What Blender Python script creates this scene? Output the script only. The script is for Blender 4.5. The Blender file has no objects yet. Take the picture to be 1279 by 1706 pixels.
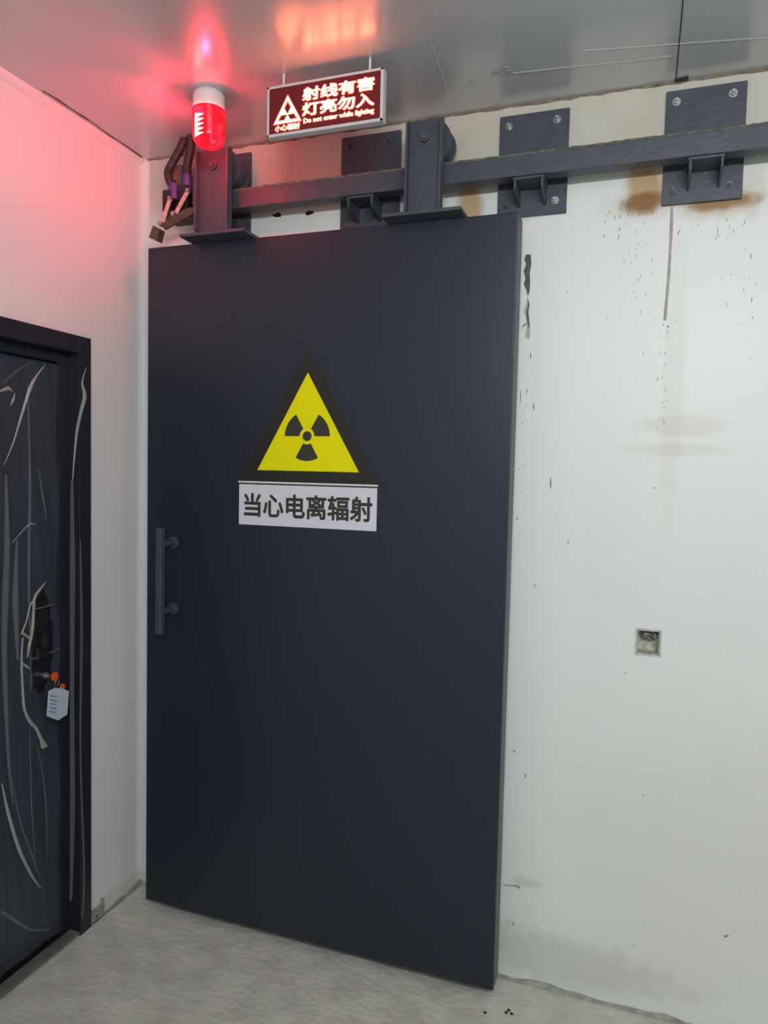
import bpy, bmesh, math, random
from mathutils import Vector, Matrix
S = bpy.context.scene
C = S.collection
random.seed(7)

# ---------------------------------------------------------------- camera
W, H, FPX = 1279, 1706, 1195.2
CAM = Vector((1.76, -2.2345, 1.62))
yaw, pitch, roll = -.341, -.057, .0226
F = Vector((math.sin(yaw)*math.cos(pitch), math.cos(yaw)*math.cos(pitch), math.sin(pitch)))
R0 = Vector((math.cos(yaw), -math.sin(yaw), 0)); U0 = R0.cross(F)
R = R0*math.cos(roll) + U0*math.sin(roll); U = U0*math.cos(roll) - R0*math.sin(roll)
cd = bpy.data.cameras.new('camera'); cd.sensor_fit = 'VERTICAL'; cd.sensor_height = 36; cd.lens = FPX/H*36
cam = bpy.data.objects.new('camera', cd); C.objects.link(cam)
M = Matrix((R, U, -F)).transposed().to_4x4(); M.translation = CAM
cam.matrix_world = M; cd.clip_start = .02
S.camera = cam

def at(px, py, axis, val):
    """the point of the plane axis=val that the photograph shows at pixel px, py"""
    d = F*FPX + R*(px - W/2) - U*(py - H/2)
    return CAM + d*((val - CAM[axis])/d[axis])

# ---------------------------------------------------------------- light
S.view_settings.view_transform = 'Standard'; S.view_settings.look = 'None'
S.view_settings.gamma = 1; S.view_settings.use_curve_mapping = False
S.view_settings.exposure = 0.0
wd = bpy.data.worlds.new('world'); S.world = wd; wd.use_nodes = True
wd.node_tree.nodes['Background'].inputs[0].default_value = (.8, .9, 1, 1)
wd.node_tree.nodes['Background'].inputs[1].default_value = .05

def area(name, loc, target, sx, sy, power, col):
    l = bpy.data.lights.new(name, 'AREA'); l.shape = 'RECTANGLE'; l.size = sx; l.size_y = sy
    l.energy = power; l.color = col
    o = bpy.data.objects.new(name, l); C.objects.link(o); o.location = loc
    o.rotation_euler = (Vector(target) - Vector(loc)).to_track_quat('-Z', 'Y').to_euler()
    return o
area('corridor_lamp', (2.1, -2.6, 2.40), (1.6, 0, 1.8), 1.2, .14, 33, (.93, .98, 1))
area('front_fill', (2.9, -4.9, 1.3), (.9, 0, 1.0), 2.0, 1.8, 22, (.95, .98, 1))  # added fill light; the front wall has no opening
area('ceiling_lamp', (2.4, -3.6, 2.70), (2.4, -3.6, 0), 1.2, .3, 8, (1, .98, .94))

# ---------------------------------------------------------------- materials
def mat(name, col, rough=.5, metal=0, spec=.5, bump=0, bscale=50, noise=0, nscale=8, coat=0, emit=None, estr=0, alpha=1, stretch=(1, 1, 1)):
    m = bpy.data.materials.new(name); m.use_nodes = True
    nt = m.node_tree; b = nt.nodes['Principled BSDF']
    b.inputs['Base Color'].default_value = (*col, 1); b.inputs['Roughness'].default_value = rough
    b.inputs['Metallic'].default_value = metal; b.inputs['Specular IOR Level'].default_value = spec
    b.inputs['Coat Weight'].default_value = coat; b.inputs['Alpha'].default_value = alpha
    if emit: b.inputs['Emission Color'].default_value = (*emit, 1); b.inputs['Emission Strength'].default_value = estr
    if noise or bump:
        tc = nt.nodes.new('ShaderNodeTexCoord'); mp = nt.nodes.new('ShaderNodeMapping'); mp.inputs['Scale'].default_value = stretch
        nt.links.new(tc.outputs['Object'], mp.inputs[0])
    if noise:
        n = nt.nodes.new('ShaderNodeTexNoise'); n.inputs['Scale'].default_value = nscale; n.inputs['Detail'].default_value = 6
        nt.links.new(mp.outputs[0], n.inputs['Vector'])
        r = nt.nodes.new('ShaderNodeMapRange'); r.inputs[1].default_value = .3; r.inputs[2].default_value = .7
        r.inputs[3].default_value = 1 - noise; r.inputs[4].default_value = 1 + noise
        nt.links.new(n.outputs[0], r.inputs[0])
        v = nt.nodes.new('ShaderNodeVectorMath'); v.operation = 'SCALE'; v.inputs[0].default_value = col
        nt.links.new(r.outputs[0], v.inputs['Scale']); nt.links.new(v.outputs[0], b.inputs['Base Color'])
    if bump:
        n2 = nt.nodes.new('ShaderNodeTexNoise'); n2.inputs['Scale'].default_value = bscale; n2.inputs['Detail'].default_value = 8
        nt.links.new(mp.outputs[0], n2.inputs['Vector'])
        bp = nt.nodes.new('ShaderNodeBump'); bp.inputs['Strength'].default_value = bump; bp.inputs['Distance'].default_value = .01
        nt.links.new(n2.outputs[0], bp.inputs['Height']); nt.links.new(bp.outputs[0], b.inputs['Normal'])
    return m

def stained_wall(name, col, spots, top_tan=None, streak=.03):
    """painted wall; spots = (x, z, rx, rz, colour, strength, noise scale) brown stains in object space"""
    m = bpy.data.materials.new(name); m.use_nodes = True; nt = m.node_tree; N = nt.nodes; L = nt.links
    b = N['Principled BSDF']; b.inputs['Roughness'].default_value = .42; b.inputs['Specular IOR Level'].default_value = .35
    tc = N.new('ShaderNodeTexCoord'); sep = N.new('ShaderNodeSeparateXYZ'); L.new(tc.outputs['Object'], sep.inputs[0])
    def math_(op, a, b_=None, c=None, clamp=False):
        n = N.new('ShaderNodeMath'); n.operation = op; n.use_clamp = clamp
        for i, v in enumerate((a, b_, c)):
            if v is None: continue
            if isinstance(v, (int, float)): n.inputs[i].default_value = v
            else: L.new(v, n.inputs[i])
        return n.outputs[0]
    def noise(sc, sx=1, sz=1, det=5):
        mp = N.new('ShaderNodeMapping'); mp.inputs['Scale'].default_value = (sx, sx, sz); L.new(tc.outputs['Object'], mp.inputs[0])
        n = N.new('ShaderNodeTexNoise'); n.inputs['Scale'].default_value = sc; n.inputs['Detail'].default_value = det
        L.new(mp.outputs[0], n.inputs['Vector']); return n.outputs[0]
    base = N.new('ShaderNodeRGB'); base.outputs[0].default_value = (*col, 1); cur = base.outputs[0]
    def mix(fac, colr):
        nonlocal cur
        x = N.new('ShaderNodeMix'); x.data_type = 'RGBA'; L.new(fac, x.inputs[0]); L.new(cur, x.inputs[6]); x.inputs[7].default_value = (*colr, 1)
        cur = x.outputs[2]
    mix(math_('MULTIPLY', math_('SUBTRACT', noise(5, 1, .12), .45, clamp=True), streak*10), tuple(c*.8 for c in col))
    if top_tan:
        z0, z1, dc, ds = top_tan
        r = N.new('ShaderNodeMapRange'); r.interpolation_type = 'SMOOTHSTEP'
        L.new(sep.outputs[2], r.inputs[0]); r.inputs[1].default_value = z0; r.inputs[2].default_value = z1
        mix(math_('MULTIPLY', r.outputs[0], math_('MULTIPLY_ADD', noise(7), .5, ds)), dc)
    for (x, z, rx, rz, sc_, st, ns) in spots:
        dx = math_('DIVIDE', math_('SUBTRACT', sep.outputs[0], x), rx*1.2)
        dz = math_('DIVIDE', math_('SUBTRACT', sep.outputs[2], z), rz*1.2)
        d = math_('SQRT', math_('ADD', math_('MULTIPLY', dx, dx), math_('MULTIPLY', dz, dz)))
        d = math_('ADD', d, math_('MULTIPLY_ADD', noise(ns), .9, -.45))
        f = math_('SUBTRACT', 1, d, clamp=True)
        sm = N.new('ShaderNodeMapRange'); sm.interpolation_type = 'SMOOTHSTEP'; L.new(f, sm.inputs[0]); sm.inputs[2].default_value = .62
        mix(math_('MULTIPLY', sm.outputs[0], st), sc_)
    L.new(cur, b.inputs['Base Color'])
    bp = N.new('ShaderNodeBump'); bp.inputs['Strength'].default_value = .15; bp.inputs['Distance'].default_value = .004
    L.new(noise(9, 1, .5, 8), bp.inputs['Height']); L.new(bp.outputs[0], b.inputs['Normal'])
    return m

RUST = (.20, .075, .012); RUST2 = (.45, .25, .05); TAN = (.56, .49, .37)
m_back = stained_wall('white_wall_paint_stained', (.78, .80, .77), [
    (1.738, 2.455, .058, .08, RUST2, .8, 14), (1.736, 2.408, .068, .034, RUST, .95, 22), (1.738, 2.40, .12, .05, RUST2, .2, 14),
    (1.94, 2.392, .11, .030, RUST, .9, 25), (1.93, 2.38, .11, .045, RUST2, .35, 18), (2.02, 2.40, .04, .07, RUST2, .25, 14),
    (1.228, 2.45, .045, .10, RUST2, .75, 14), (1.30, 2.40, .03, .02, RUST2, .3, 14),
    (1.84, 1.90, .035, .45, TAN, .18, 12), (1.86, 1.77, .14, .035, TAN, .30, 10), (1.86, 1.70, .16, .02, TAN, .28, 10),
    (1.33, 2.395, .1, .012, (.2, .18, .15), .3, 30), (1.47, .33, .05, .02, (.3, .3, .28), .25, 30),
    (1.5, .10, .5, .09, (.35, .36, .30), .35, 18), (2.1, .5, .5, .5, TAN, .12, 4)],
    top_tan=(2.44, 2.60, (.52, .46, .36), .45))  # wall colour turns tan from about track height upwards
m_left = stained_wall('white_wall_paint', (.78, .79, .78), [(-.1, .02, .4, .05, TAN, .4, 12)], streak=.02)
m_ceil = mat('grey_ceiling_panel', (.53, .56, .58), .30, spec=1.0, bump=.04, bscale=5, noise=.03, coat=1)
m_ceil.node_tree.nodes['Principled BSDF'].inputs['Coat Roughness'].default_value = .19
m_floor = mat('rough_concrete', (.62, .61, .54), .85, spec=.2, bump=.45, bscale=36, noise=.13, nscale=9, stretch=(1, 1.3, 1))
m_door = mat('dark_blue_grey_door_paint', (.012, .0165, .029), .42, spec=.6, noise=.06, nscale=14, stretch=(6, 6, .25), bump=.04, bscale=60)
m_door.node_tree.nodes['Principled BSDF'].inputs['Specular Tint'].default_value = (.88, .93, 1, 1)
m_steel = mat('dark_slate_steel_paint', (.058, .066, .085), .48, spec=.5, noise=.15, nscale=25, bump=.12, bscale=90)
m_steel2 = mat('dusty_rail_edge', (.13, .12, .10), .85, noise=.4, nscale=60, bump=.6, bscale=120)
m_bolt = mat('galvanised_bolt', (.42, .41, .39), .42, metal=.9, noise=.3, nscale=200)
m_darkbolt = mat('painted_bolt', (.075, .08, .095), .4, spec=.6)
m_black = mat('matt_black', (.012, .012, .014), .5)
m_frame = mat('black_blue_door_frame_paint', (.016, .018, .028), .38, spec=.5, bump=.05, noise=.1, nscale=30)
m_leaf = mat('black_blue_door_leaf_paint', (.010, .012, .020), .40, spec=.5, noise=.25, nscale=12, stretch=(30, 30, .4), bump=.05)
m_film = mat('clear_plastic_film', (.65, .75, .95), .22, spec=.5, alpha=.05, bump=.5, bscale=9, stretch=(1, 3, .6))
m_fold = mat('plastic_film_fold', (.80, .82, .82), .30, spec=.8, alpha=.24, bump=.3, bscale=60)
m_fold2 = mat('plastic_film_faint_fold', (.75, .78, .82), .35, alpha=.06)
m_tear = mat('torn_film_edge', (.40, .39, .35), .4, alpha=.7, noise=.3, nscale=60)
m_white = mat('white_plastic', (.78, .76, .76), .35)
m_alu = mat('white_sign_case', (.62, .60, .60), .35, spec=.5)
m_signface = mat('dark_red_sign_face', (.10, .018, .020), .5, spec=.15, emit=(1, .05, .05), estr=.05)  # weak red emission stands for spill from the lit characters
m_halo = mat('red_led_glow', (.3, .01, .005), .5, emit=(1, .03, .02), estr=9)
m_led = mat('lit_led_characters', (1, .8, .5), .5, emit=(1, .24, .10), estr=12)
m_yellow = mat('sign_yellow', (.82, .78, .0), .5, spec=.2)
m_signblack = mat('sign_black', (.016, .015, .012), .42, noise=.3, nscale=30)
m_symbol = mat('sign_symbol_black', (.035, .033, .022), .5)
m_caption = mat('sign_white_panel', (.68, .68, .75), .45)
m_line = mat('sign_white_line', (.72, .72, .68), .5)
m_orange = mat('orange_key_cap', (.75, .10, .02), .4)
m_tag = mat('pale_blue_white_tag', (.52, .58, .64), .35, coat=.4)
m_tagblue = mat('tag_blue_print', (.12, .25, .52), .4)
m_brass = mat('key_nickel', (.55, .55, .50), .3, metal=1)
m_hose = mat('dark_conduit', (.03, .026, .03), .6, bump=.2, bscale=60)
m_purple = mat('purple_tape', (.09, .05, .22), .4)
m_beige = mat('beige_lever', (.62, .42, .36), .45, noise=.2, nscale=80)
m_olive = mat('dark_olive_bar', (.06, .055, .04), .5, noise=.25, nscale=40)
m_gap = mat('dark_joint', (.05, .04, .035), .9)
m_brown = mat('brown_joint_sealant', (.22, .17, .13), .9, noise=.4, nscale=40)
m_seal = mat('pale_sealant', (.50, .45, .40), .8, noise=.25, nscale=60)
m_peel = mat('exposed_grey_base_under_paint', (.10, .105, .11), .8, noise=.25, nscale=40)
m_peel2 = mat('light_grey_peeled_flap', (.42, .43, .42), .6)
m_fleck = mat('dark_fleck', (.30, .30, .28), .8)
m_scuff = mat('grey_scuff', (.30, .31, .31), .8)
m_cav = mat('grey_tin_lining', (.50, .48, .40), .45, metal=0, noise=.4, nscale=40, bump=.6, bscale=30)
m_crump = mat('crumpled_foil_bag', (.22, .22, .23), .25, metal=.6, noise=.5, nscale=50, bump=.8, bscale=40)
m_mortar = mat('grey_bracket', (.30, .30, .29), .7, noise=.2, nscale=40, bump=.3)
m_thr = mat('worn_threshold_metal', (.15, .15, .125), .55, noise=.3, nscale=30)

def dome_mat():
    m = bpy.data.materials.new('red_transparent_dome'); m.use_nodes = True; nt = m.node_tree; N = nt.nodes; L = nt.links
    N.remove(N['Principled BSDF']); out = N['Material Output']
    t = N.new('ShaderNodeBsdfTransparent'); t.inputs[0].default_value = (1, .06, .13, 1)
    g = N.new('ShaderNodeBsdfGlossy'); g.inputs['Color'].default_value = (1, .7, .7, 1); g.inputs['Roughness'].default_value = .12
    e = N.new('ShaderNodeEmission'); e.inputs[0].default_value = (1, .012, .035, 1); e.inputs[1].default_value = .55
    a = N.new('ShaderNodeAddShader'); L.new(t.outputs[0], a.inputs[0]); L.new(e.outputs[0], a.inputs[1])
    fr = N.new('ShaderNodeFresnel'); fr.inputs[0].default_value = 1.45
    mx = N.new('ShaderNodeMixShader'); L.new(fr.outputs[0], mx.inputs[0]); L.new(a.outputs[0], mx.inputs[1]); L.new(g.outputs[0], mx.inputs[2])
    L.new(mx.outputs[0], out.inputs['Surface']); return m
m_dome = dome_mat()
m_zig = mat('lit_beacon_led', (1, .9, .8), .5, emit=(1, .80, .30), estr=50)
m_reflector = mat('beacon_reflector', (.8, .8, .8), .2, metal=.9)

# ---------------------------------------------------------------- mesh helpers
class MB:
    def __init__(s): s.b = bmesh.new()
    def box(s, x0, x1, y0, y1, z0, z1):
        r = bmesh.ops.create_cube(s.b, size=1)
        for v in r['verts']:
            v.co = Vector(((x0+x1)/2 + v.co.x*(x1-x0), (y0+y1)/2 + v.co.y*(y1-y0), (z0+z1)/2 + v.co.z*(z1-z0)))
        return s
    def cyl(s, p0, p1, r, n=24, r1=None):
        p0 = Vector(p0); p1 = Vector(p1); d = p1 - p0
        q = d.to_track_quat('Z', 'Y').to_matrix().to_4x4(); q.translation = (p0+p1)/2
        bmesh.ops.create_cone(s.b, cap_ends=True, segments=n, radius1=r, radius2=r if r1 is None else r1, depth=d.length, matrix=q); return s
    def prism(s, pts, d):
        """pts = 3D outline, d = extrusion vector"""
        d = Vector(d); a = [s.b.verts.new(Vector(p)) for p in pts]; c = [s.b.verts.new(Vector(p)+d) for p in pts]
        n = len(a); s.b.faces.new(a); s.b.faces.new(c[::-1])
        for i in range(n): s.b.faces.new((a[i], c[i], c[(i+1) % n], a[(i+1) % n]))
        return s
    def lathe(s, prof, c, n=40):
        rings = []
        for r, z in prof:
            rings.append([s.b.verts.new((c[0]+r*math.cos(2*math.pi*k/n), c[1]+r*math.sin(2*math.pi*k/n), z)) for k in range(n)])
        for a, b in zip(rings, rings[1:]):
            for k in range(n): s.b.faces.new((a[k], a[(k+1) % n], b[(k+1) % n], b[k]))
        return s
    def tube(s, pts, r, n=12, rs=None):
        pts = [Vector(p) for p in pts]; rings = []
        up = Vector((.31, .77, .55))
        for i, p in enumerate(pts):
            t = (pts[min(i+1, len(pts)-1)] - pts[max(i-1, 0)]).normalized()
            a = t.cross(up).normalized(); b = t.cross(a)
            rr = rs[i] if rs else r
            rings.append([s.b.verts.new(p + (a*math.cos(2*math.pi*k/n) + b*math.sin(2*math.pi*k/n))*rr) for k in range(n)])
        for a, b in zip(rings, rings[1:]):
            for k in range(n): s.b.faces.new((a[k], a[(k+1) % n], b[(k+1) % n], b[k]))
        s.b.faces.new(rings[0][::-1]); s.b.faces.new(rings[-1]); return s
    def ribbon(s, pts, ws, nrm, th=.0008):
        """thin folded strip along pts lying on a plane of normal nrm, raised in the middle"""
        pts = [Vector(p) for p in pts]; nrm = Vector(nrm); rows = []
        for i, p in enumerate(pts):
            t = (pts[min(i+1, len(pts)-1)] - pts[max(i-1, 0)]).normalized(); a = t.cross(nrm).normalized()*ws[i]
            rows.append([s.b.verts.new(q) for q in (p-a, p+nrm*(ws[i]*.7+th), p+a, p-nrm*th)])
        for a, b in zip(rows, rows[1:]):
            for k in range(4): s.b.faces.new((a[k], a[(k+1) % 4], b[(k+1) % 4], b[k]))
        s.b.faces.new(rows[0][::-1]); s.b.faces.new(rows[-1]); return s
    def build(s, name, m, parent=None, bevel=0, smooth=False):
        bmesh.ops.recalc_face_normals(s.b, faces=s.b.faces)
        me = bpy.data.meshes.new(name); s.b.to_mesh(me); s.b.free(); me.materials.append(m)
        if smooth:
            for p in me.polygons: p.use_smooth = True
            try: me.set_sharp_from_angle(angle=math.radians(40))
            except Exception: pass
        o = bpy.data.objects.new(name, me); C.objects.link(o)
        if parent is not None:
            o.parent = parent; o.location = -Vector(parent_world(parent))
        if bevel:
            bv = o.modifiers.new('bevel', 'BEVEL'); bv.width = bevel; bv.segments = 2; bv.limit_method = 'ANGLE'
        return o
def parent_world(p):
    v = Vector(p.location)
    while p.parent: p = p.parent; v += p.location
    return v
def tag(o, label, cat=None, group=None, kind=None):
    if label: o['label'] = label
    if cat: o['category'] = cat
    if group: o['group'] = group
    if kind: o['kind'] = kind
    return o
def thing(name, loc, label, cat, group=None, kind=None):
    o = bpy.data.objects.new(name, None); o.empty_display_size = .05; C.objects.link(o); o.location = loc
    return tag(o, label, cat, group, kind)
def spline(pts, n=8):
    pts = [Vector(p) for p in pts]; out = []
    P = [pts[0]] + pts + [pts[-1]]
    for i in range(1, len(P)-2):
        for k in range(n):
            t = k/n; a, b, c, d = P[i-1:i+3]
            out.append(.5*((2*b) + (c-a)*t + (2*a-5*b+4*c-d)*t*t + (3*b-a-3*c+d)*t**3))
    return out + [pts[-1]]
def text_mesh(name, body, m, parent, x0, x1, z0, z1, y, depth=.0012, bold=.02):
    """lettering standing in the plane y, facing -y, fitted to the given rectangle"""
    t = bpy.data.curves.new(name, 'FONT'); t.body = body; t.size = 1; t.extrude = .01; t.resolution_u = 3
    tmp = bpy.data.objects.new(name, t); C.objects.link(tmp); bpy.context.view_layer.update()
    me0 = bpy.data.meshes.new_from_object(tmp); bpy.data.objects.remove(tmp)
    bb = bmesh.new()
    for k in range(8 if bold else 1):                       # heavier strokes: the outline repeated around each stroke
        b1_ = bmesh.new(); b1_.from_mesh(me0)
        for v in b1_.verts: v.co.x += bold*math.cos(k*math.pi/4); v.co.y += bold*math.sin(k*math.pi/4); v.co.z += k*.0008
        mt = bpy.data.meshes.new('t'); b1_.to_mesh(mt); b1_.free(); bb.from_mesh(mt); bpy.data.meshes.remove(mt)
    me = bpy.data.meshes.new(name); bb.to_mesh(me); bb.free(); bpy.data.meshes.remove(me0)
    xs = [v.co.x for v in me.vertices]; ys = [v.co.y for v in me.vertices]
    ax, bx, ay, by = min(xs), max(xs), min(ys), max(ys)
    for v in me.vertices:
        v.co = Vector((x0 + (v.co.x-ax)/(bx-ax)*(x1-x0), y - depth*(v.co.z/.01*.5+.5), z0 + (v.co.y-ay)/(by-ay)*(z1-z0)))
    me.materials.clear(); me.materials.append(m); me.name = name
    o = bpy.data.objects.new(name, me); C.objects.link(o); o.parent = parent; o.location = -parent_world(parent)
    return o

# ---------------------------------------------------------------- room shell
CH = 2.7347
XR, YF = 4.6, -5.2
HX0, HX1, HZ0, HZ1 = 1.771, 1.834, 1.097, 1.169          # the opening of the sunken wall box
wb = (MB().box(-.12, HX0, 0, .14, 0, CH).box(HX1, XR, 0, .14, 0, CH).box(HX0, HX1, 0, .14, 0, HZ0).box(HX0, HX1, 0, .14, HZ1, CH)
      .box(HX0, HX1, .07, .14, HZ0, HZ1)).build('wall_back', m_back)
tag(wb, 'white painted wall behind the dark sliding door, rust stained under the track', 'wall', kind='structure')
DY0, DY1, DZ = -1.17, -.30, 2.01
wl = (MB().box(-.12, 0, DY1, 0, 0, CH).box(-.12, 0, YF, DY0, 0, CH).box(-.12, 0, DY0, DY1, DZ, CH)).build('wall_left', m_left)
tag(wl, 'white wall on the left, lit pink by the red beacon, holding the film covered door', 'wall', kind='structure')
tag(MB().box(XR, XR+.1, YF, .14, 0, CH).build('wall_right', m_left), 'white wall on the right outside the view', 'wall', kind='structure')
tag(MB().box(-.12, XR+.1, YF-.1, YF, 0, CH).build('wall_front', m_left), 'white wall behind the viewer', 'wall', kind='structure')
fl = MB().box(-.25, XR+.1, YF-.1, .14, -.1, 0).build('floor', m_floor)
tag(fl, 'rough grey concrete floor', 'floor', kind='structure')
ce = MB().box(-.12, XR+.1, YF-.1, .14, CH, CH+.1).build('ceiling', m_ceil)
tag(ce, 'grey glossy panel ceiling with a thin joint at the right', 'ceiling', kind='structure')

# ceiling details: panel joint, notch, scuffs
j = MB().box(1.8085, 1.8115, -2.2, 0, CH-.0012, CH).build('panel_joint', m_gap, ce)
MB().prism([(1.808, -.004, CH-.004), (1.842, -.004, CH-.004), (1.842, -.02, CH-.004), (1.808, -.012, CH-.004)], (0, 0, .004)).build('notch', m_black, ce)
sc = MB()
for a, b in [((815, 124), (832, 121)), ((820, 121), (838, 114)), ((828, 122), (850, 119)), ((835, 116), (856, 118)), ((838, 112), (848, 111)), ((780, 136), (788, 135)), ((845, 122), (857, 119))]:
    p, q = at(*a, 2, CH-.0006), at(*b, 2, CH-.0006)
    sc.ribbon([p, (p+q)/2 + Vector((.002, .002, 0)), q], [.0012, .0035, .001], (0, 0, -1), .0003)
sc.build('scuff_mark', m_scuff, ce)
lt = MB()
for a, b in [((970+160*0, 84), (1279, 62)), ((715, 65), (745, 150)), ((850, 122), (1120, 93))]:
    p, q = at(*a, 2, CH-.0004), at(*b, 2, CH-.0004); lt.ribbon([p, q], [.0016, .0016], (0, 0, -1), .0002)
lt.build('panel_crease', mat('panel_crease_light', (.53, .55, .56), .3), ce)

# joints and trims
def jagged(px0, px1, zc, h, y, step=.03):
    top, bot = [], []; x = px0
    while x < px1 + 1e-6:
        top.append((x, y, zc)); bot.append((x, y, zc - h*random.uniform(.4, 1.3))); x += step
    return top + bot[::-1]
t1 = MB().prism(jagged(.02, 2.6, CH, .0075, -.0015), (0, .0015, 0)).build('trim_1', m_brown)
tag(t1, 'uneven brown joint line between ceiling and back wall', 'trim', kind='structure')
t2 = MB().prism([(0, 0, CH), (.016, 0, CH), (.012, 0, CH-.010), (.004, 0, CH-.022), (0, 0, CH-.026)], (0, YF+.05, 0)).build('trim_2', m_left)
tag(t2, 'thin pale corner strip where left wall meets ceiling', 'trim', kind='structure')
cr = MB(); pts = [at(x, y, 2, CH-.001) for x, y in [(72, 152), (95, 166), (120, 183), (150, 202), (180, 224), (205, 240), (236, 262)]]
cr.ribbon(spline(pts, 4), [.001+.0018*random.random() for _ in range(6*4+1)], (0, 0, -1), .0004)
cr.build('crack', m_gap, t2)
t3 = MB()
arc = [(0, 0)] + [(.03*(1-math.sin(a)), -.03*(1-math.cos(a))) for a in [i*math.pi/16 for i in range(9)]]
t3.prism([(x, y, .03) for x, y in arc], (0, 0, CH-.03)); t3 = t3.build('trim_3', m_left, smooth=True)
tag(t3, 'pale rounded cove strip in the corner beside the sliding door', 'trim', kind='structure')
# floor joints
bj = []; x = -.0
top = []; low = []
x = 0.0
while x <= 3.0: top.append((x, -.001, .012+random.uniform(-.006, .008))); low.append((x, -.001, 0)); x += .05
b1 = MB().prism(top + low[::-1], (0, -.008, 0)).build('baseboard_back', mat('cement_fillet', (.38, .39, .34), .9, noise=.25, nscale=40, bump=.4))
tag(b1, 'rough greenish cement fillet at the foot of the back wall', 'baseboard', kind='structure')
top = []; low = []; y = 0.0
while y >= -.27: top.append((.001, y, .008+random.uniform(-.005, .012))); low.append((.001, y, 0)); y -= .03
b2 = MB().prism(top + low[::-1], (.008, 0, 0)).build('baseboard_left', mat('cement_fillet_left', (.30, .30, .27), .9, noise=.25, nscale=40, bump=.4))
tag(b2, 'rough cement fillet at the foot of the left wall', 'baseboard', kind='structure')

# back wall: sealant joint, peeled paint, flecks
sj = [at(x, y, 1, -.0006) for x, y in [(1119, 345), (1118, 380), (1116, 420), (1114, 455), (1111, 490), (1109, 515), (1107, 534)]]
MB().ribbon(spline(sj, 4), [.0035+.0012*random.random() for _ in range(25)], (0, -1, 0), .0008).build('sealant_joint', m_seal, wb)
def patch(px, name, m, y=-.0008, th=.0008):
    return MB().prism([at(a, b, 1, y) for a, b in px], (0, th, 0)).build(name, m, wb)
patch([(876, 424), (884, 424), (885, 440), (882, 455), (883, 470), (882, 486), (879, 493), (876, 482), (872, 474), (875, 464), (872, 452), (876, 440), (873, 432)], 'peeled_paint_patch', m_peel)
patch([(879, 493), (881, 506), (878, 520), (882, 545), (883, 560), (880, 566), (875, 560), (877, 545), (876, 525), (872, 520), (876, 508)], 'peeled_paint_flap', m_peel2, -.0012)
patch([(878, 496), (880, 505), (876, 522), (879, 540), (882, 550), (882, 540), (880, 520), (882, 505)], 'peeled_paint_patch', m_peel, -.0022)
fk = MB()
flecks = [(870, 545, 877, 538, .003), (884, 588, 884, 597, .002), (867, 650, 867, 672, .0015), (876, 655, 879, 648, .0018), (889, 672, 889, 683, .0022),
          (917, 796, 917, 814, .0024), (861, 862, 862, 866, .002), (946, 900, 946, 906, .0015), (891, 974, 892, 977, .0018), (945, 486, 946, 488, .0022),
          (864, 780, 864, 782, .002), (855, 1250, 859, 1254, .0025), (875, 1290, 875, 1296, .0025), (846, 1295, 847, 1296, .002), (1069, 1325, 1072, 1326, .0018),
          (837, 1474, 866, 1477, .0022), (858, 1474, 866, 1480, .004), (854, 1536, 855, 1542, .0025), (844, 1534, 845, 1536, .002), (1055, 1574, 1056, 1575, .003),
          (1206, 1561, 1213, 1558, .004), (1089, 812, 1090, 814, .0025), (1040, 1121, 1043, 1122, .0015), (1128, 390, 1133, 383, .0018), (1112, 542, 1113, 546, .0025)]
for a, b, c, d, w in flecks:
    p, q = at(a, b, 1, -.0004), at(c, d, 1, -.0004); fk.ribbon([p, (p+q)/2, q], [w*.6, w, w*.5], (0, -1, 0), .0003)
for cx, cy, sx, sy, n in [(1060, 380, 42, 60, 22), (1060, 480, 45, 80, 14), (1215, 370, 50, 60, 18), (1240, 480, 30, 90, 16), (1105, 610, 8, 90, 14), (1030, 350, 40, 20, 10), (1100, 700, 10, 60, 6), (870, 690, 8, 90, 10)]:
    for _ in range(n):
        a = random.gauss(cx, sx*.55); b = random.gauss(cy, sy*.55)
        if b < 350 or a > 1276 or a < 868: continue
        l = random.uniform(2, 8); p, q = at(a, b, 1, -.0004), at(a+random.uniform(-1, 1), b+l, 1, -.0004)
        w = random.uniform(.0005, .0012); fk.ribbon([p, (p+q)/2, q], [w*.5, w, w*.4], (0, -1, 0), .0003)
o = fk.build('paint_fleck', m_fleck, wb); o['kind'] = 'stuff'
patch([(452, 357), (460, 356), (463, 353), (467, 356), (468, 361), (458, 362)], 'paint_chip', m_black)
patch([(508, 354), (514, 351), (523, 352), (521, 356), (513, 359), (509, 358)], 'paint_chip', m_black)

# ---------------------------------------------------------------- sunken wall box
wbx = thing('wall_box', ((HX0+HX1)/2, .03, HZ0), 'small square tin box sunk in the white wall, stuffed with crumpled dark foil', 'electrical box')
g = .002
(MB().box(HX0+.001, HX0+.001+g, .002, .052, HZ0+.001, HZ1-.001).box(HX1-.001-g, HX1-.001, .002, .052, HZ0+.001, HZ1-.001)
 .box(HX0+.001, HX1-.001, .002, .052, HZ0+.001, HZ0+.001+g).box(HX0+.001, HX1-.001, .002, .052, HZ1-.001-g, HZ1-.001)
 .box(HX0+.001, HX1-.001, .050, .052, HZ0+.001, HZ1-.001)).build('box_shell', m_cav, wbx)
b = bmesh.new(); bmesh.ops.create_icosphere(b, subdivisions=4, radius=.024)
for v in b.verts:
    n = v.co.normalized(); k = math.sin(n.x*9+n.z*7)*.12 + math.sin(n.y*17-n.z*13)*.10 + random.uniform(-.05, .05)
    v.co = v.co*(1+k)
    v.co = Vector((v.co.x*.95+(HX0+HX1)/2+.004, v.co.y*.5+.034, v.co.z*.62+(HZ0+HZ1)/2+.017))
x = MB(); x.b.free(); x.b = b; x.build('crumpled_foil', m_crump, wbx)
fr = MB()
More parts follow.
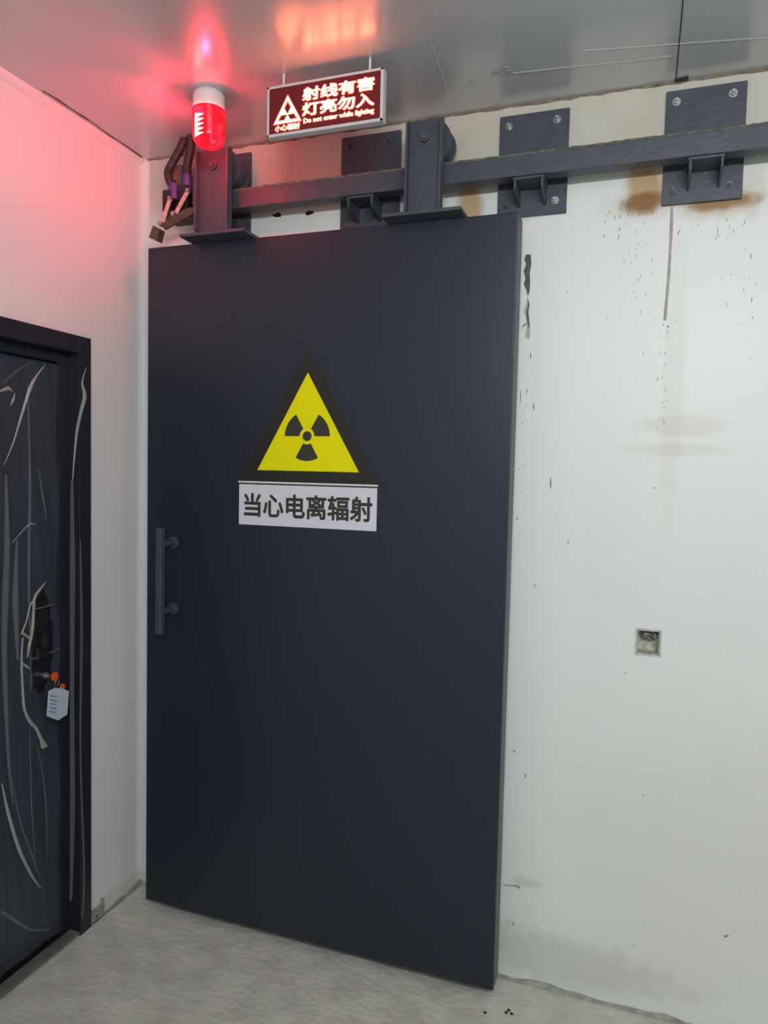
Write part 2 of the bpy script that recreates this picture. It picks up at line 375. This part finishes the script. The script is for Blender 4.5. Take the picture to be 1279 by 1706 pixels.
for (a, c, d, e) in [(HX0-.006, HX1+.006, HZ1, HZ1+.005), (HX0-.006, HX1+.006, HZ0-.005, HZ0), (HX0-.006, HX0, HZ0, HZ1), (HX1, HX1+.006, HZ0, HZ1)]:
    fr.box(a, c, -.0015, 0, d, e)
fr.build('plaster_rim', mat('pale_plaster_rim', (.66, .65, .60), .8, noise=.15, nscale=80, bump=.8, bscale=120), wbx, bevel=.0005)

# ---------------------------------------------------------------- sliding door (door_1)
X0, X1, Z0, Z1, YFR, YBK = .1248, 1.4001, .042, 2.3719, -.1294, -.0509
d1 = thing('door_1', ((X0+X1)/2, -.09, 0), 'large dark blue grey sliding door hanging from the overhead track', 'door', kind='structure')
MB().box(X0, X1, YFR, YBK, Z0, Z1).build('door_leaf', m_door, d1, bevel=.003)
MB().box(X1, X1+.0012, YFR+.004, YBK-.002, Z0+.002, Z1-.002).build('edge_strip', mat('grey_edge', (.10, .105, .105), .5, noise=.2, nscale=20, stretch=(1, 1, .3)), d1)  # side face of the leaf in a lighter grey than the front
es = MB(); es.box(X1-.0005, X1+.0015, YFR+.006, YFR+.0085, Z0+.01, Z1-.01)
for k in range(9): es.cyl((X1-.004, YFR+.0005, Z1-.012-k*.028), (X1-.004, YFR-.0012, Z1-.012-k*.028), .0022, 8)
es.build('edge_weld', m_steel, d1)
# handle
hd = MB().box(.2265, .2505, -.218, -.194, 1.047, 1.413).build('handle', m_steel, d1, bevel=.004)
hd['label'] = 'vertical square grip bar'
for z in (1.355, 1.122):
    so = MB().cyl((.2385, -.129, z), (.2385, -.200, z), .011, 20).cyl((.2385, -.129, z), (.2385, -.136, z), .020, 24).build('standoff', m_steel, hd, smooth=True)
# hangers
def hanger(xa, xb, bx0, bx1, yo=0):
    xc = (xa+xb)/2
    h = MB(); zt = 2.652; yw = -.160+yo
    h.box(xa, xb, yw, yw+.008, 2.382, zt)
    h.prism([(xa, yw, 2.382), (xa, yw-.026, 2.382), (xa, yw-.022, zt-.012), (xa, yw, zt+.002)], (.007, 0, 0))
    h.prism([(xb, yw, 2.382), (xb, yw-.026, 2.382), (xb, yw-.022, zt-.012), (xb, yw, zt+.002)], (-.007, 0, 0))
    hg = h.build('hanger_bracket', m_steel, d1, bevel=.0015)
    MB().box(bx0, bx1, -.192+yo, -.055, Z1, Z1+.010).build('base_plate', m_steel, hg, bevel=.001)
    wz = 2.606
    MB().cyl((xc, -.112, wz), (xc, -.120, wz), .067, 48).cyl((xc, -.112, wz), (xc, -.062, wz), .0605, 48).cyl((xc, -.062, wz), (xc, -.054, wz), .067, 48).build('track_wheel', m_steel, hg, smooth=True)
    MB().cyl((xc, -.120, wz), (xc, yw+.008, wz), .014, 20).build('axle', m_darkbolt, hg, smooth=True)
    bo = MB().cyl((xc, yw, 2.598), (xc, yw-.003, 2.598), .022, 32).cyl((xc, yw-.003, 2.598), (xc, yw-.015, 2.598), .0155, 6).cyl((xc, yw-.015, 2.598), (xc, yw-.022, 2.598), .009, 16)
    bo.build('axle_bolt', m_darkbolt, hg, bevel=.0008)
    return hg
hanger(1.072, 1.182, 1.005, 1.247)
hg1 = hanger(.352, .476, .303, .543, -.008)
MB().box(1.024, 1.040, -.048, -.040, 2.372, 2.44).build('stop_tab', mat('yellowed_tab', (.5, .42, .2), .6), d1)

# striker bar that trips the switches
sb = MB(); p = [at(x, y, 1, -.15) for x, y in [(327, 345), (322, 358), (276, 384), (270, 374), (312, 348)]]
sb.prism(p, (0, -.006, 0)); p = [at(x, y, 1, -.15) for x, y in [(264, 380), (275, 386), (270, 406), (257, 400)]]
sb.prism(p, (0, -.03, 0)); sb.build('striker_bar', m_olive, d1, bevel=.0008)

# ---------------------------------------------------------------- track and wall brackets
tr = thing('door_track', (1.5, -.08, 2.51), 'long dark steel box rail carrying the sliding door along the wall', 'track')
MB().box(.345, 3.3, -.110, -.060, 2.480, 2.538).build('rail_beam', m_steel, tr, bevel=.002)
top = []; low = []; x = .345
while x <= 3.3: top.append((x, -.106, 2.5455+random.uniform(-.0012, .0015))); low.append((x, -.106, 2.538)); x += .012
MB().prism(top+low[::-1], (0, .042, 0)).build('rail_edge', m_steel2, tr)
def bracket(x0, x1, z0, z1, label, dark_bolts=()):
    t = thing('wall_bracket', ((x0+x1)/2, 0, z0), label, 'bracket', 'steel wall brackets under the track')
    MB().box(x0, x1, -.012, 0, z0, z1).build('wall_plate', m_steel, t, bevel=.001)
    for i, (bx, bz) in enumerate([(x0+.027, z1-.032), (x1-.035, z1-.030), (x0+.027, z0+.036), (x1-.033, z0+.038)]):
        MB().cyl((bx, -.012, bz), (bx, -.0145, bz), .0115, 20).cyl((bx, -.0145, bz), (bx, -.023, bz), .0085, 6).cyl((bx, -.023, bz), (bx, -.032, bz), .0045, 10).build('bolt', m_darkbolt if i in dark_bolts else m_bolt, t, bevel=.0005)
    xc = (x0+x1)/2 + .004
    for gx in (xc-.043, xc+.035):
        MB().prism([(gx, -.012, 2.472), (gx, -.104, 2.472), (gx, -.104, 2.447), (gx, -.090, 2.440), (gx, -.012, 2.424)], (.006, 0, 0)).build('gusset', m_steel, t, bevel=.0008)
    MB().box(xc-.046, xc+.044, -.104, -.012, 2.4725, 2.4795).build('seat_plate', m_steel, t, bevel=.0008)
bracket(.250, .455, 2.420, 2.704, 'slate steel wall bracket mostly hidden behind the left hanger under the beacon', (0, 1, 2, 3))
bracket(.795, .999, 2.380, 2.706, 'slate steel wall bracket below the lit warning sign, between the two hangers', (0, 1, 2, 3))
bracket(1.317, 1.522, 2.398, 2.700, 'slate steel wall bracket just above the top right corner of the sliding door', (2,))
bracket(1.787, 1.993, 2.391, 2.704, 'rightmost slate steel wall bracket, with rust stains on the wall below', (2, 3))

# ---------------------------------------------------------------- limit switches and conduits
def arm(pa, pb, wide, y, par, m, name):
    a, b = at(*pa, 1, y), at(*pb, 1, y); d = (b-a).normalized(); n = d.cross(Vector((0, 1, 0)))*wide
    return MB().prism([a-n, a+n, b+n, b-n], (0, -.004, 0)).build(name, m, par, bevel=.001)
def switch(body, gland, pa, pb, label):
    bx = at(*body, 1, -.10)
    t = thing('limit_switch', bx, label, 'switch', 'limit switches beside the left hanger')
    MB().box(bx.x-.016, bx.x+.016, -.125, -.085, bx.z-.036, bx.z+.036).build('switch_body', m_black, t, bevel=.003)
    g0 = at(*gland, 1, -.105)
    gl = MB(); gl.cyl((g0.x, -.105, g0.z-.03), (g0.x, -.105, g0.z+.022), .0165, 20)
    for k in range(3): gl.cyl((g0.x, -.105, g0.z-.02+k*.016), (g0.x, -.105, g0.z-.016+k*.016), .0178, 20)
    gl.build('taped_gland', m_purple, t, smooth=True)
    arm(pa, pb, .0075, -.13, t, m_beige, 'lever')
    a = at(*pa, 1, -.13); MB().cyl((a.x, -.122, a.z), (a.x, -.139, a.z), .007, 16).build('pivot', m_bolt, t, smooth=True)
    r = at(*pb, 1, -.13); MB().cyl((r.x, -.128, r.z), (r.x, -.146, r.z), .0085, 20).build('roller', m_bolt, t, smooth=True)
    return g0
g1 = switch((284, 338), (290, 318), (284, 331), (270, 374), 'limit switch nearer the left wall, with longer beige lever and purple taped gland')
g2 = switch((312, 330), (312, 303), (314, 318), (292, 358), 'limit switch right beside the left hanger, with purple taped gland and beige lever')
mp = MB(); p = [at(x, y, 1, -.082) for x, y in [(270, 328), (325, 328), (326, 356), (300, 364), (272, 362)]]
mp.prism(p, (0, .006, 0)); mp.box(at(272, 350, 1, -.08).x, at(318, 350, 1, -.08).x, -.08, 0, at(300, 362, 1, -.08).z, at(300, 358, 1, -.08).z)
tag(mp.build('switch_mounting_plate', m_olive, bevel=.001), 'dark folded plate on the wall carrying both limit switches', 'plate')
def conduit(px, end, label, y0=-.105):
    pts = [at(a, b, 1, y) for a, b, y in px] + [Vector((end.x, -.105, end.z+.02))]
    pts = spline(pts, 14); n = len(pts)
    tag(MB().tube(pts, .0145, 14, [.0138+.0010*(i % 2) for i in range(n)]).build('flexible_conduit', m_hose, smooth=True), label, 'conduit', 'conduits rising from the limit switches')
conduit([(308, 226, -.105), (303, 243, -.105), (288, 270, -.105), (280, 288, -.105), (284, 304, -.105)], g1, 'dark flexible conduit bulging left, from the taped gland nearer the left wall')
conduit([(319, 226, -.12), (317, 250, -.11), (312, 275, -.105)], g2, 'straight dark flexible conduit rising behind the red beacon to the ceiling')
o = MB(); p = at(331, 316, 1, -.10); o.box(p.x-.006, p.x+.010, -.13, -.07, p.z-.062, p.z+.062)
tag(o.build('switch_cover', mat('glossy_dark_cover', (.05, .02, .025), .15, coat=.6), bevel=.004), 'narrow glossy dark cover between switches and left hanger, glinting red', 'cover')
p = at(298, 297, 1, -.03)
tag(MB().box(p.x-.028, p.x+.028, -.055, 0, p.z-.045, p.z+.035).build('cable_box', mat('brown_grey_box', (.16, .11, .09), .6), bevel=.003), 'small brown box on the wall behind the switch conduits', 'box')

# ---------------------------------------------------------------- beacon
BX, BY = .502, -.335
bc = thing('warning_beacon', (BX, BY, CH), 'lit red warning beacon with white base hanging from the ceiling', 'beacon')
MB().lathe([(0, CH-.0002), (.040, CH-.0002), (.045, CH-.006), (.047, CH-.012), (.0475, CH-.046), (.046, CH-.050), (0, CH-.050)], (BX, BY)).build('beacon_base', m_white, bc, smooth=True)
prof = [(.0475, CH-.0502), (.0500, CH-.052), (.0500, CH-.060), (.0485, CH-.063), (.0485, CH-.120), (.0465, CH-.135), (.040, CH-.148), (.028, CH-.156), (.012, CH-.1595), (.0004, CH-.160)]
MB().lathe(prof, (BX, BY), 48).build('red_dome', m_dome, bc, smooth=True)
MB().cyl((BX, BY, CH-.0506), (BX, BY, CH-.056), .0462, 40).build('base_cover_disc', mat('dark_red_disc', (.35, .01, .015), .4), bc)  # added red disc hiding the base underside overlit by the inner lamp
ang = math.radians(222)       # direction in which the beam points (towards the left wall)
ux, uy = math.cos(ang), math.sin(ang)
rf = MB(); rows = []
for k in range(7):
    z = CH-.058-.014*k; row = []
    for q in range(-4, 5):
        a = q/4*.9; r_ = .024 - .016*math.cos(a)
        row.append(rf.b.verts.new((BX - ux*.014 + ux*r_*.5 - uy*math.sin(a)*.026, BY - uy*.014 + uy*r_*.5 + ux*math.sin(a)*.026, z)))
    rows.append(row)
for a, b_ in zip(rows, rows[1:]):
    for i in range(8): rf.b.faces.new((a[i], a[i+1], b_[i+1], b_[i]))
rf.build('reflector', m_reflector, bc, smooth=True)
# zigzag LED strip on the front left of the dome's inside
zz = MB()
for k in range(5):
    zt = CH-.067-k*.0135
    zz.prism([(BX-.029, BY-.030, zt), (BX+.003, BY-.034, zt-.0065), (BX-.029, BY-.030, zt-.0135)], (0, .002, 0))
zz.build('led_strip', m_zig, bc)
def lamp(name, kind, loc, power, col, rad=.01, target=None, size=60, blend=.5):
    l = bpy.data.lights.new(name, kind); l.energy = power; l.color = col; l.shadow_soft_size = rad
    o = bpy.data.objects.new(name, l); C.objects.link(o); o.parent = bc; o.location = Vector(loc) - Vector(bc.location)
    if kind == 'SPOT':
        l.spot_size = math.radians(size); l.spot_blend = blend
        o.rotation_euler = (Vector(target)-Vector(loc)).to_track_quat('-Z', 'Y').to_euler()
    return o
lamp('beacon_light', 'SPOT', (BX-.002, BY-.004, CH-.086), 6.5, (1, .45, .62), .008, (-.3, -.75, 2.70), 150, .6)
lamp('beacon_glow', 'POINT', (BX+.0, BY-.02, CH-.125), 1.5, (1, .4, .5), .010)

# ---------------------------------------------------------------- lit sign
SX0, SX1, SZ0, SZ1, SY = .720, 1.071, 2.559, 2.699, -.375
sg = thing('lit_warning_sign', ((SX0+SX1)/2, SY, SZ0), 'lit red character warning sign in white case hanging from the ceiling', 'sign')
MB().box(SX0, SX1, SY+.003, SY+.026, SZ0, SZ1).build('sign_case', m_alu, sg, bevel=.002)
b = MB(); w = .0085
b.box(SX0, SX1, SY, SY+.004, SZ1-w*.8, SZ1).box(SX0, SX1, SY, SY+.004, SZ0, SZ0+w).box(SX0, SX0+w*.8, SY, SY+.004, SZ0, SZ1).box(SX1-w, SX1, SY, SY+.004, SZ0, SZ1)
b.build('sign_frame', m_alu, sg, bevel=.001)
MB().box(SX0+.006, SX1-.008, SY+.0015, SY+.003, SZ0+.008, SZ1-.006).build('sign_face', m_signface, sg)
for x in (SX0+.045, SX1-.045):
    MB().cyl((x, SY+.014, SZ1), (x, SY+.014, CH), .0035, 14).build('ceiling_stem', m_white, sg, smooth=True)
sw, sh = SX1-SX0, SZ1-SZ0
def sxy(u, v): return SX0+sw*u, SZ0+sh*v
def led(body, u0, u1, v0, v1, name, bold):
    a, c = sxy(u0, v0); b_, d = sxy(u1, v1)
    text_mesh(name+'_glow', body, m_halo, sg, a-.0015, b_+.0015, c-.0015, d+.0015, SY+.0015, .0006, bold+.035)
    text_mesh(name, body, m_led, sg, a, b_, c, d, SY+.0009, .0006, bold)
led('射线有害', .315, .925, .615, .865, 'first_line', .017)
led('灯亮勿入', .315, .925, .32, .575, 'second_line', .017)
led('Do not enter while lighting', .33, .925, .155, .27, 'english_line', .015)
led('小心辐射', .075, .295, .10, .215, 'small_line', .01)
def tri(cx, zb, w_, h_, y, name, m, par, hole=None, th=.0006):
    b = bmesh.new()
    o_ = [(cx-w_/2, zb), (cx+w_/2, zb), (cx, zb+h_)]
    if hole is None:
        x = MB(); x.prism([(a, y, z) for a, z in o_], (0, -th, 0)); return x.build(name, m, par)
    x = MB(); cz = zb+h_/3; i_ = [(cx+(a-cx)*hole, cz+(z-cz)*hole) for a, z in o_]
    for k in range(3):
        k2 = (k+1) % 3
        x.prism([(o_[k][0], y, o_[k][1]), (o_[k2][0], y, o_[k2][1]), (i_[k2][0], y, i_[k2][1]), (i_[k][0], y, i_[k][1])], (0, -th, 0))
    return x.build(name, m, par)
def trefoil(cx, cz, r0, r1, r2, y, name, m, par, th=.0006):
    x = MB()
    for a0 in (0, 120, 240):
        seg = [math.radians(a0 + 60*k/10) for k in range(11)]
        x.prism([(cx+r2*math.cos(a), y, cz+r2*math.sin(a)) for a in seg] + [(cx+r1*math.cos(a), y, cz+r1*math.sin(a)) for a in seg[::-1]], (0, -th, 0))
    x.prism([(cx+r0*math.cos(2*math.pi*k/24), y, cz+r0*math.sin(2*math.pi*k/24)) for k in range(24)], (0, -th, 0))
    return x.build(name, m, par)
tx, tz = sxy(.185, .25); tw, th_ = sw*.24, sh*.52
tri(tx, tz-.002, tw+.006, th_+.006, SY+.0015, 'triangle_glow', m_halo, sg, hole=.60)
tri(tx, tz, tw, th_, SY+.0009, 'triangle_outline', m_led, sg, hole=.76)
trefoil(tx, tz+th_*.30, .002, .004, .0200, SY+.0009, 'radiation_symbol', m_led, sg)

# ---------------------------------------------------------------- warning sign on the sliding door
ws = thing('radiation_warning_sign', (.744, YFR, 1.43), 'yellow and black radiation warning triangle with white caption panel on the dark sliding door', 'sign')
y0 = YFR
MB().prism([(.492, y0, 1.577), (.996, y0, 1.577), (.745, y0, 2.002)], (0, -.0012, 0)).build('triangle_backing', m_signblack, ws)
MB().prism([(.565, y0-.0012, 1.614), (.927, y0-.0012, 1.614), (.744, y0-.0012, 1.930)], (0, -.0008, 0)).build('yellow_triangle', m_yellow, ws)
trefoil(.745, 1.7265, .016, .0265, .080, y0-.0020, 'radiation_symbol', m_symbol, ws)
MB().box(.497, .989, y0-.0016, y0, 1.431, 1.566).build('caption_panel', m_caption, ws)
MB().box(.496, .990, y0-.0013, y0, 1.566, 1.571).build('black_border', m_signblack, ws)
MB().box(.493, .992, y0-.0018, y0, 1.571, 1.5765).build('white_line', m_line, ws)
text_mesh('caption_text', '当心电离辐射', m_symbol, ws, .516, .975, 1.458, 1.538, y0-.0016, .0006, .026)

# ---------------------------------------------------------------- left door (door_2)
d2 = thing('door_2', (0, -.70, 0), 'blue black door in a dark frame on the left wall, covered with clear plastic film', 'door', kind='structure')
fy0, fy1 = -.277, -1.20
f = MB()
f.box(-.11, .012, fy0-.053, fy0, 0, 2.040).box(-.11, .012, fy1, fy1+.053, 0, 2.040).box(-.11, .012, fy1+.053, fy0-.053, 1.983, 2.040)
f.build('door_frame', m_frame, d2, bevel=.002)
f = MB(); f.box(-.11, -.040, fy0-.088, fy0-.053, 0, 1.983).box(-.11, -.040, fy1+.053, fy1+.088, 0, 1.983).box(-.11, -.040, fy1+.088, fy0-.088, 1.95, 1.983)
f.build('frame_stop', m_frame, d2, bevel=.0015)
lf = MB(); lf.box(-.095, -.048, fy1+.09, fy0-.090, .022, 1.947)
lf.build('door_leaf', m_leaf, d2, bevel=.002)
pn = MB()
for k in range(14): y = fy0-.30-.03*k; pn.box(-.048, -.0465, y, y+.012, .1, 1.85)
pn.build('leaf_ribs', m_leaf, d2)
MB().box(-.034, .004, fy1+.053, fy0-.053, 0, .014).build('threshold', m_thr, d2, bevel=.002)
MB().box(-.11, -.034, fy1+.053, fy0-.053, 0, .006).build('threshold_groove', m_black, d2)
MB().box(-.012, .016, fy1+.053, fy0-.06, .0142, .020).build('threshold_lip', m_thr, d2, bevel=.001)
# plastic film: wavy sheet over the leaf with an opening round the lock
xf = -.040
fm = MB(); NY, NZ = 60, 110; ys = [fy1+.095 + ((fy0-.092)-(fy1+.095))*i/NY for i in range(NY+1)]; zs = [.03+1.91*k/NZ for k in range(NZ+1)]
def wav(y, z): return xf + .0035*math.sin(y*47+z*5) * math.sin(z*6.3+y*9) + .002*math.sin(y*120+z*14)
g_ = [[fm.b.verts.new((wav(y, z), y, z)) for z in zs] for y in ys]
def hole(y, z): return ((y+.445)/.05)**2 + ((z-1.04)/.165)**2 < 1
for i in range(NY):
    for k in range(NZ):
        if hole((ys[i]+ys[i+1])/2, (zs[k]+zs[k+1])/2): continue
        fm.b.faces.new((g_[i][k], g_[i+1][k], g_[i+1][k+1], g_[i][k+1]))
film = fm.build('plastic_film', m_film, d2, smooth=True); film['label'] = 'clear wrinkled plastic film'
def fold(px, ws, m, x=-.034, n=6):
    pts = spline([at(a, b, 0, x) for a, b in px], n); k = len(pts)
    w_ = []
    for i in range(k):
        t = i/(k-1)*(len(ws)-1); j_ = min(int(t), len(ws)-2); w_.append(ws[j_]+(ws[j_+1]-ws[j_])*(t-j_))
    MB().ribbon(pts, w_, (1, 0, 0), .0003).build('film_fold', m, film)
def pl(*a): return list(a)
fold([(76, 607), (62, 625), (50, 648), (36, 692), (22, 738), (6, 776)], [.001, .004, .007, .005, .003, .001], m_fold)
fold([(55, 632), (48, 652), (40, 680)], [.002, .006, .002], m_fold)
fold([(25, 655), (22, 666), (17, 676)], [.001, .005, .001], m_fold)
fold([(0, 652), (14, 647), (20, 652)], [.003, .006, .001], m_fold)
fold([(52, 603), (28, 618), (4, 640)], [.001, .003, .001], m_fold2)
fold([(10, 790), (12, 900), (9, 1000), (8, 1110), (14, 1260), (22, 1340)], [.004, .010, .012, .009, .006, .002], m_fold2)
fold([(46, 640), (50, 800), (48, 950), (52, 1150)], [.002, .005, .006, .002], m_fold2)
fold([(64, 780), (72, 830), (78, 866)], [.001, .004, .001], m_fold2)
fold([(60, 874), (50, 873), (38, 884), (20, 905)], [.001, .003, .002, .001], m_fold)
fold([(28, 900), (26, 1000), (30, 1100)], [.003, .012, .004], m_fold2)
fold([(3, 1305), (14, 1355), (32, 1415), (54, 1460), (68, 1480)], [.002, .006, .006, .004, .001], m_fold)
fold([(20, 1300), (34, 1370), (52, 1420), (66, 1462)], [.001, .003, .003, .001], m_fold2)
fold([(2, 1518), (26, 1534), (52, 1549), (80, 1549)], [.004, .005, .003, .003], m_fold2)
fold([(62, 1240), (76, 1330), (78, 1440)], [.001, .003, .001], m_fold2)
fold([(50, 1200), (52, 1330), (60, 1450)], [.001, .003, .001], m_fold2)
# torn edges
fold([(77, 969), (66, 983), (58, 996), (56, 1020), (54, 1050), (49, 1075), (46, 1095)], [.001, .005, .006, .006, .007, .006, .003], m_tear, -.028)
fold([(58, 996), (50, 1010), (44, 1035), (36, 1056)], [.001, .004, .003, .004], m_tear, -.03)
fold([(36, 1054), (48, 1062), (52, 1070)], [.005, .004, .001], m_tear, -.03)
fold([(38, 1062), (36, 1100), (38, 1150), (41, 1182), (50, 1202), (60, 1213), (68, 1230), (76, 1243)], [.003, .004, .005, .005, .006, .005, .006, .009], m_fold, -.03)
fold([(68, 1232), (72, 1243), (78, 1243)], [.004, .009, .003], m_tear, -.029)
fold([(36, 1104), (44, 1110), (50, 1114)], [.002, .004, .002], m_tear, -.029)
# film on the frame
ff = [MB()]
fold([(144, 612), (137, 636), (141, 660), (134, 690), (128, 720), (124, 760), (121, 800)], [.001, .004, .009, .007, .006, .004, .002], m_fold, .0135)
fold([(120, 800), (121, 950), (120, 1150), (121, 1350), (118, 1500)], [.006, .012, .010, .012, .006], m_fold2, .0135)
fold([(134, 900), (136, 1060), (134, 1250), (140, 1450), (137, 1530)], [.003, .006, .004, .006, .003], m_fold2, .0135)
# lock
lk = MB().box(-.048, -.036, -.486, -.418, .985, 1.178).build('lock_plate', m_black, d2, bevel=.003)
MB().box(-.036, -.022, -.478, -.426, .990, 1.03).box(-.036, -.010, -.462, -.440, 1.03, 1.075).build('lever_handle', m_black, lk, bevel=.004)
for a, b_, w_ in [((59, 1014), (89, 1007), .004), ((52, 1098), (98, 1081), .0035)]:
    p, q = at(*a, 0, -.03), at(*b_, 0, -.03); n_ = Vector((0, 0, w_/1.6))
    MB().prism([p-n_, q-n_, q+n_, p+n_], (.006, 0, 0)).build('silver_edge', m_bolt, lk, bevel=.0005)
kp = at(76, 1125, 0, -.035)
MB().cyl((-.048, kp.y, kp.z), (-.030, kp.y, kp.z), .013, 24).build('lock_cylinder', m_brass, d2, bevel=.001)

# ---------------------------------------------------------------- keys
kr = thing('key_bunch', (-.01, kp.y, kp.z-.1), 'key bunch with orange capped keys and pale blue tag hanging in the left door lock', 'keys')
MB().box(-.030, -.008, kp.y-.002, kp.y+.002, kp.z-.004, kp.z+.004).build('key_blade', m_brass, kr)
def keycap(px, py, r, x, rz):
    c_ = at(px, py, 0, x)
    MB().cyl((c_.x-.003, c_.y, c_.z), (c_.x+.003, c_.y, c_.z), r, 20).build('key_cap', m_orange, kr, bevel=.0015)
    return c_
k1 = keycap(91, 1127, .0145, .004, 0); k2 = keycap(104, 1144, .010, .008, 0)
c0 = at(95, 1138, 0, .006); ring = [(c0.x+.002*math.sin(a), c0.y+.009*math.cos(a), c0.z+.011*math.sin(a)) for a in [i*math.pi/8 for i in range(17)]]
MB().tube(ring, .0011, 8).build('split_ring', m_brass, kr, smooth=True)
tg = [at(x, y, 0, .008) for x, y in [(80, 1151), (90, 1146), (100, 1146), (113, 1151), (110, 1190), (95, 1200), (77, 1193)]]
kt = MB().prism(tg, (.006, 0, 0)).build('key_tag', m_tag, kr, bevel=.0015)
pr = MB()
for k in range(5):
    a, b_ = at(83-k*.4, 1158+k*6.5, 0, .0142), at(95-k*.4, 1160+k*6.5, 0, .0142)
    pr.prism([a, b_, b_-Vector((0, 0, .004+.002*(k % 2))), a-Vector((0, 0, .004))], (.0003, 0, 0))
pr.build('tag_print', m_tagblue, kt)

# ---------------------------------------------------------------- small bracket at the foot of the frame, grit
b = MB(); b.box(.001, .009, -.272, -.222, 0, .047); b.prism([(.001, -.222, 0), (.001, -.214, 0), (.001, -.215, .070), (.001, -.220, .066)], (.012, 0, 0))
fb = b.build('foot_bracket', m_mortar, bevel=.0008); tag(fb, 'small grey angle bracket on the white wall at the foot of the left door frame', 'bracket')
MB().cyl((.009, -.248, .022), (.0096, -.248, .022), .004, 14).build('screw_hole', m_black, fb)
for px, py, lb in [(808, 1688, 'black grit lump lying alone, nearest the right foot of the sliding door'), (843, 1688, 'black grit lump on the concrete, leftmost of three close together'),
                   (852, 1690, 'black grit lump on the concrete, rightmost of three close together'), (847, 1684, 'black grit lump on the concrete, middle one of three close together')]:
    p = at(px, py, 2, 0)
    bb = bmesh.new(); bmesh.ops.create_icosphere(bb, subdivisions=2, radius=.005)
    for v in bb.verts: v.co = Vector((v.co.x*random.uniform(.8, 1.2)+p.x, v.co.y*random.uniform(.8, 1.2)+p.y, v.co.z*.5+.0022))
    x = MB(); x.b.free(); x.b = bb
    tag(x.build('grit_lump', m_black), lb, 'grit', 'black grit by the foot of the sliding door')
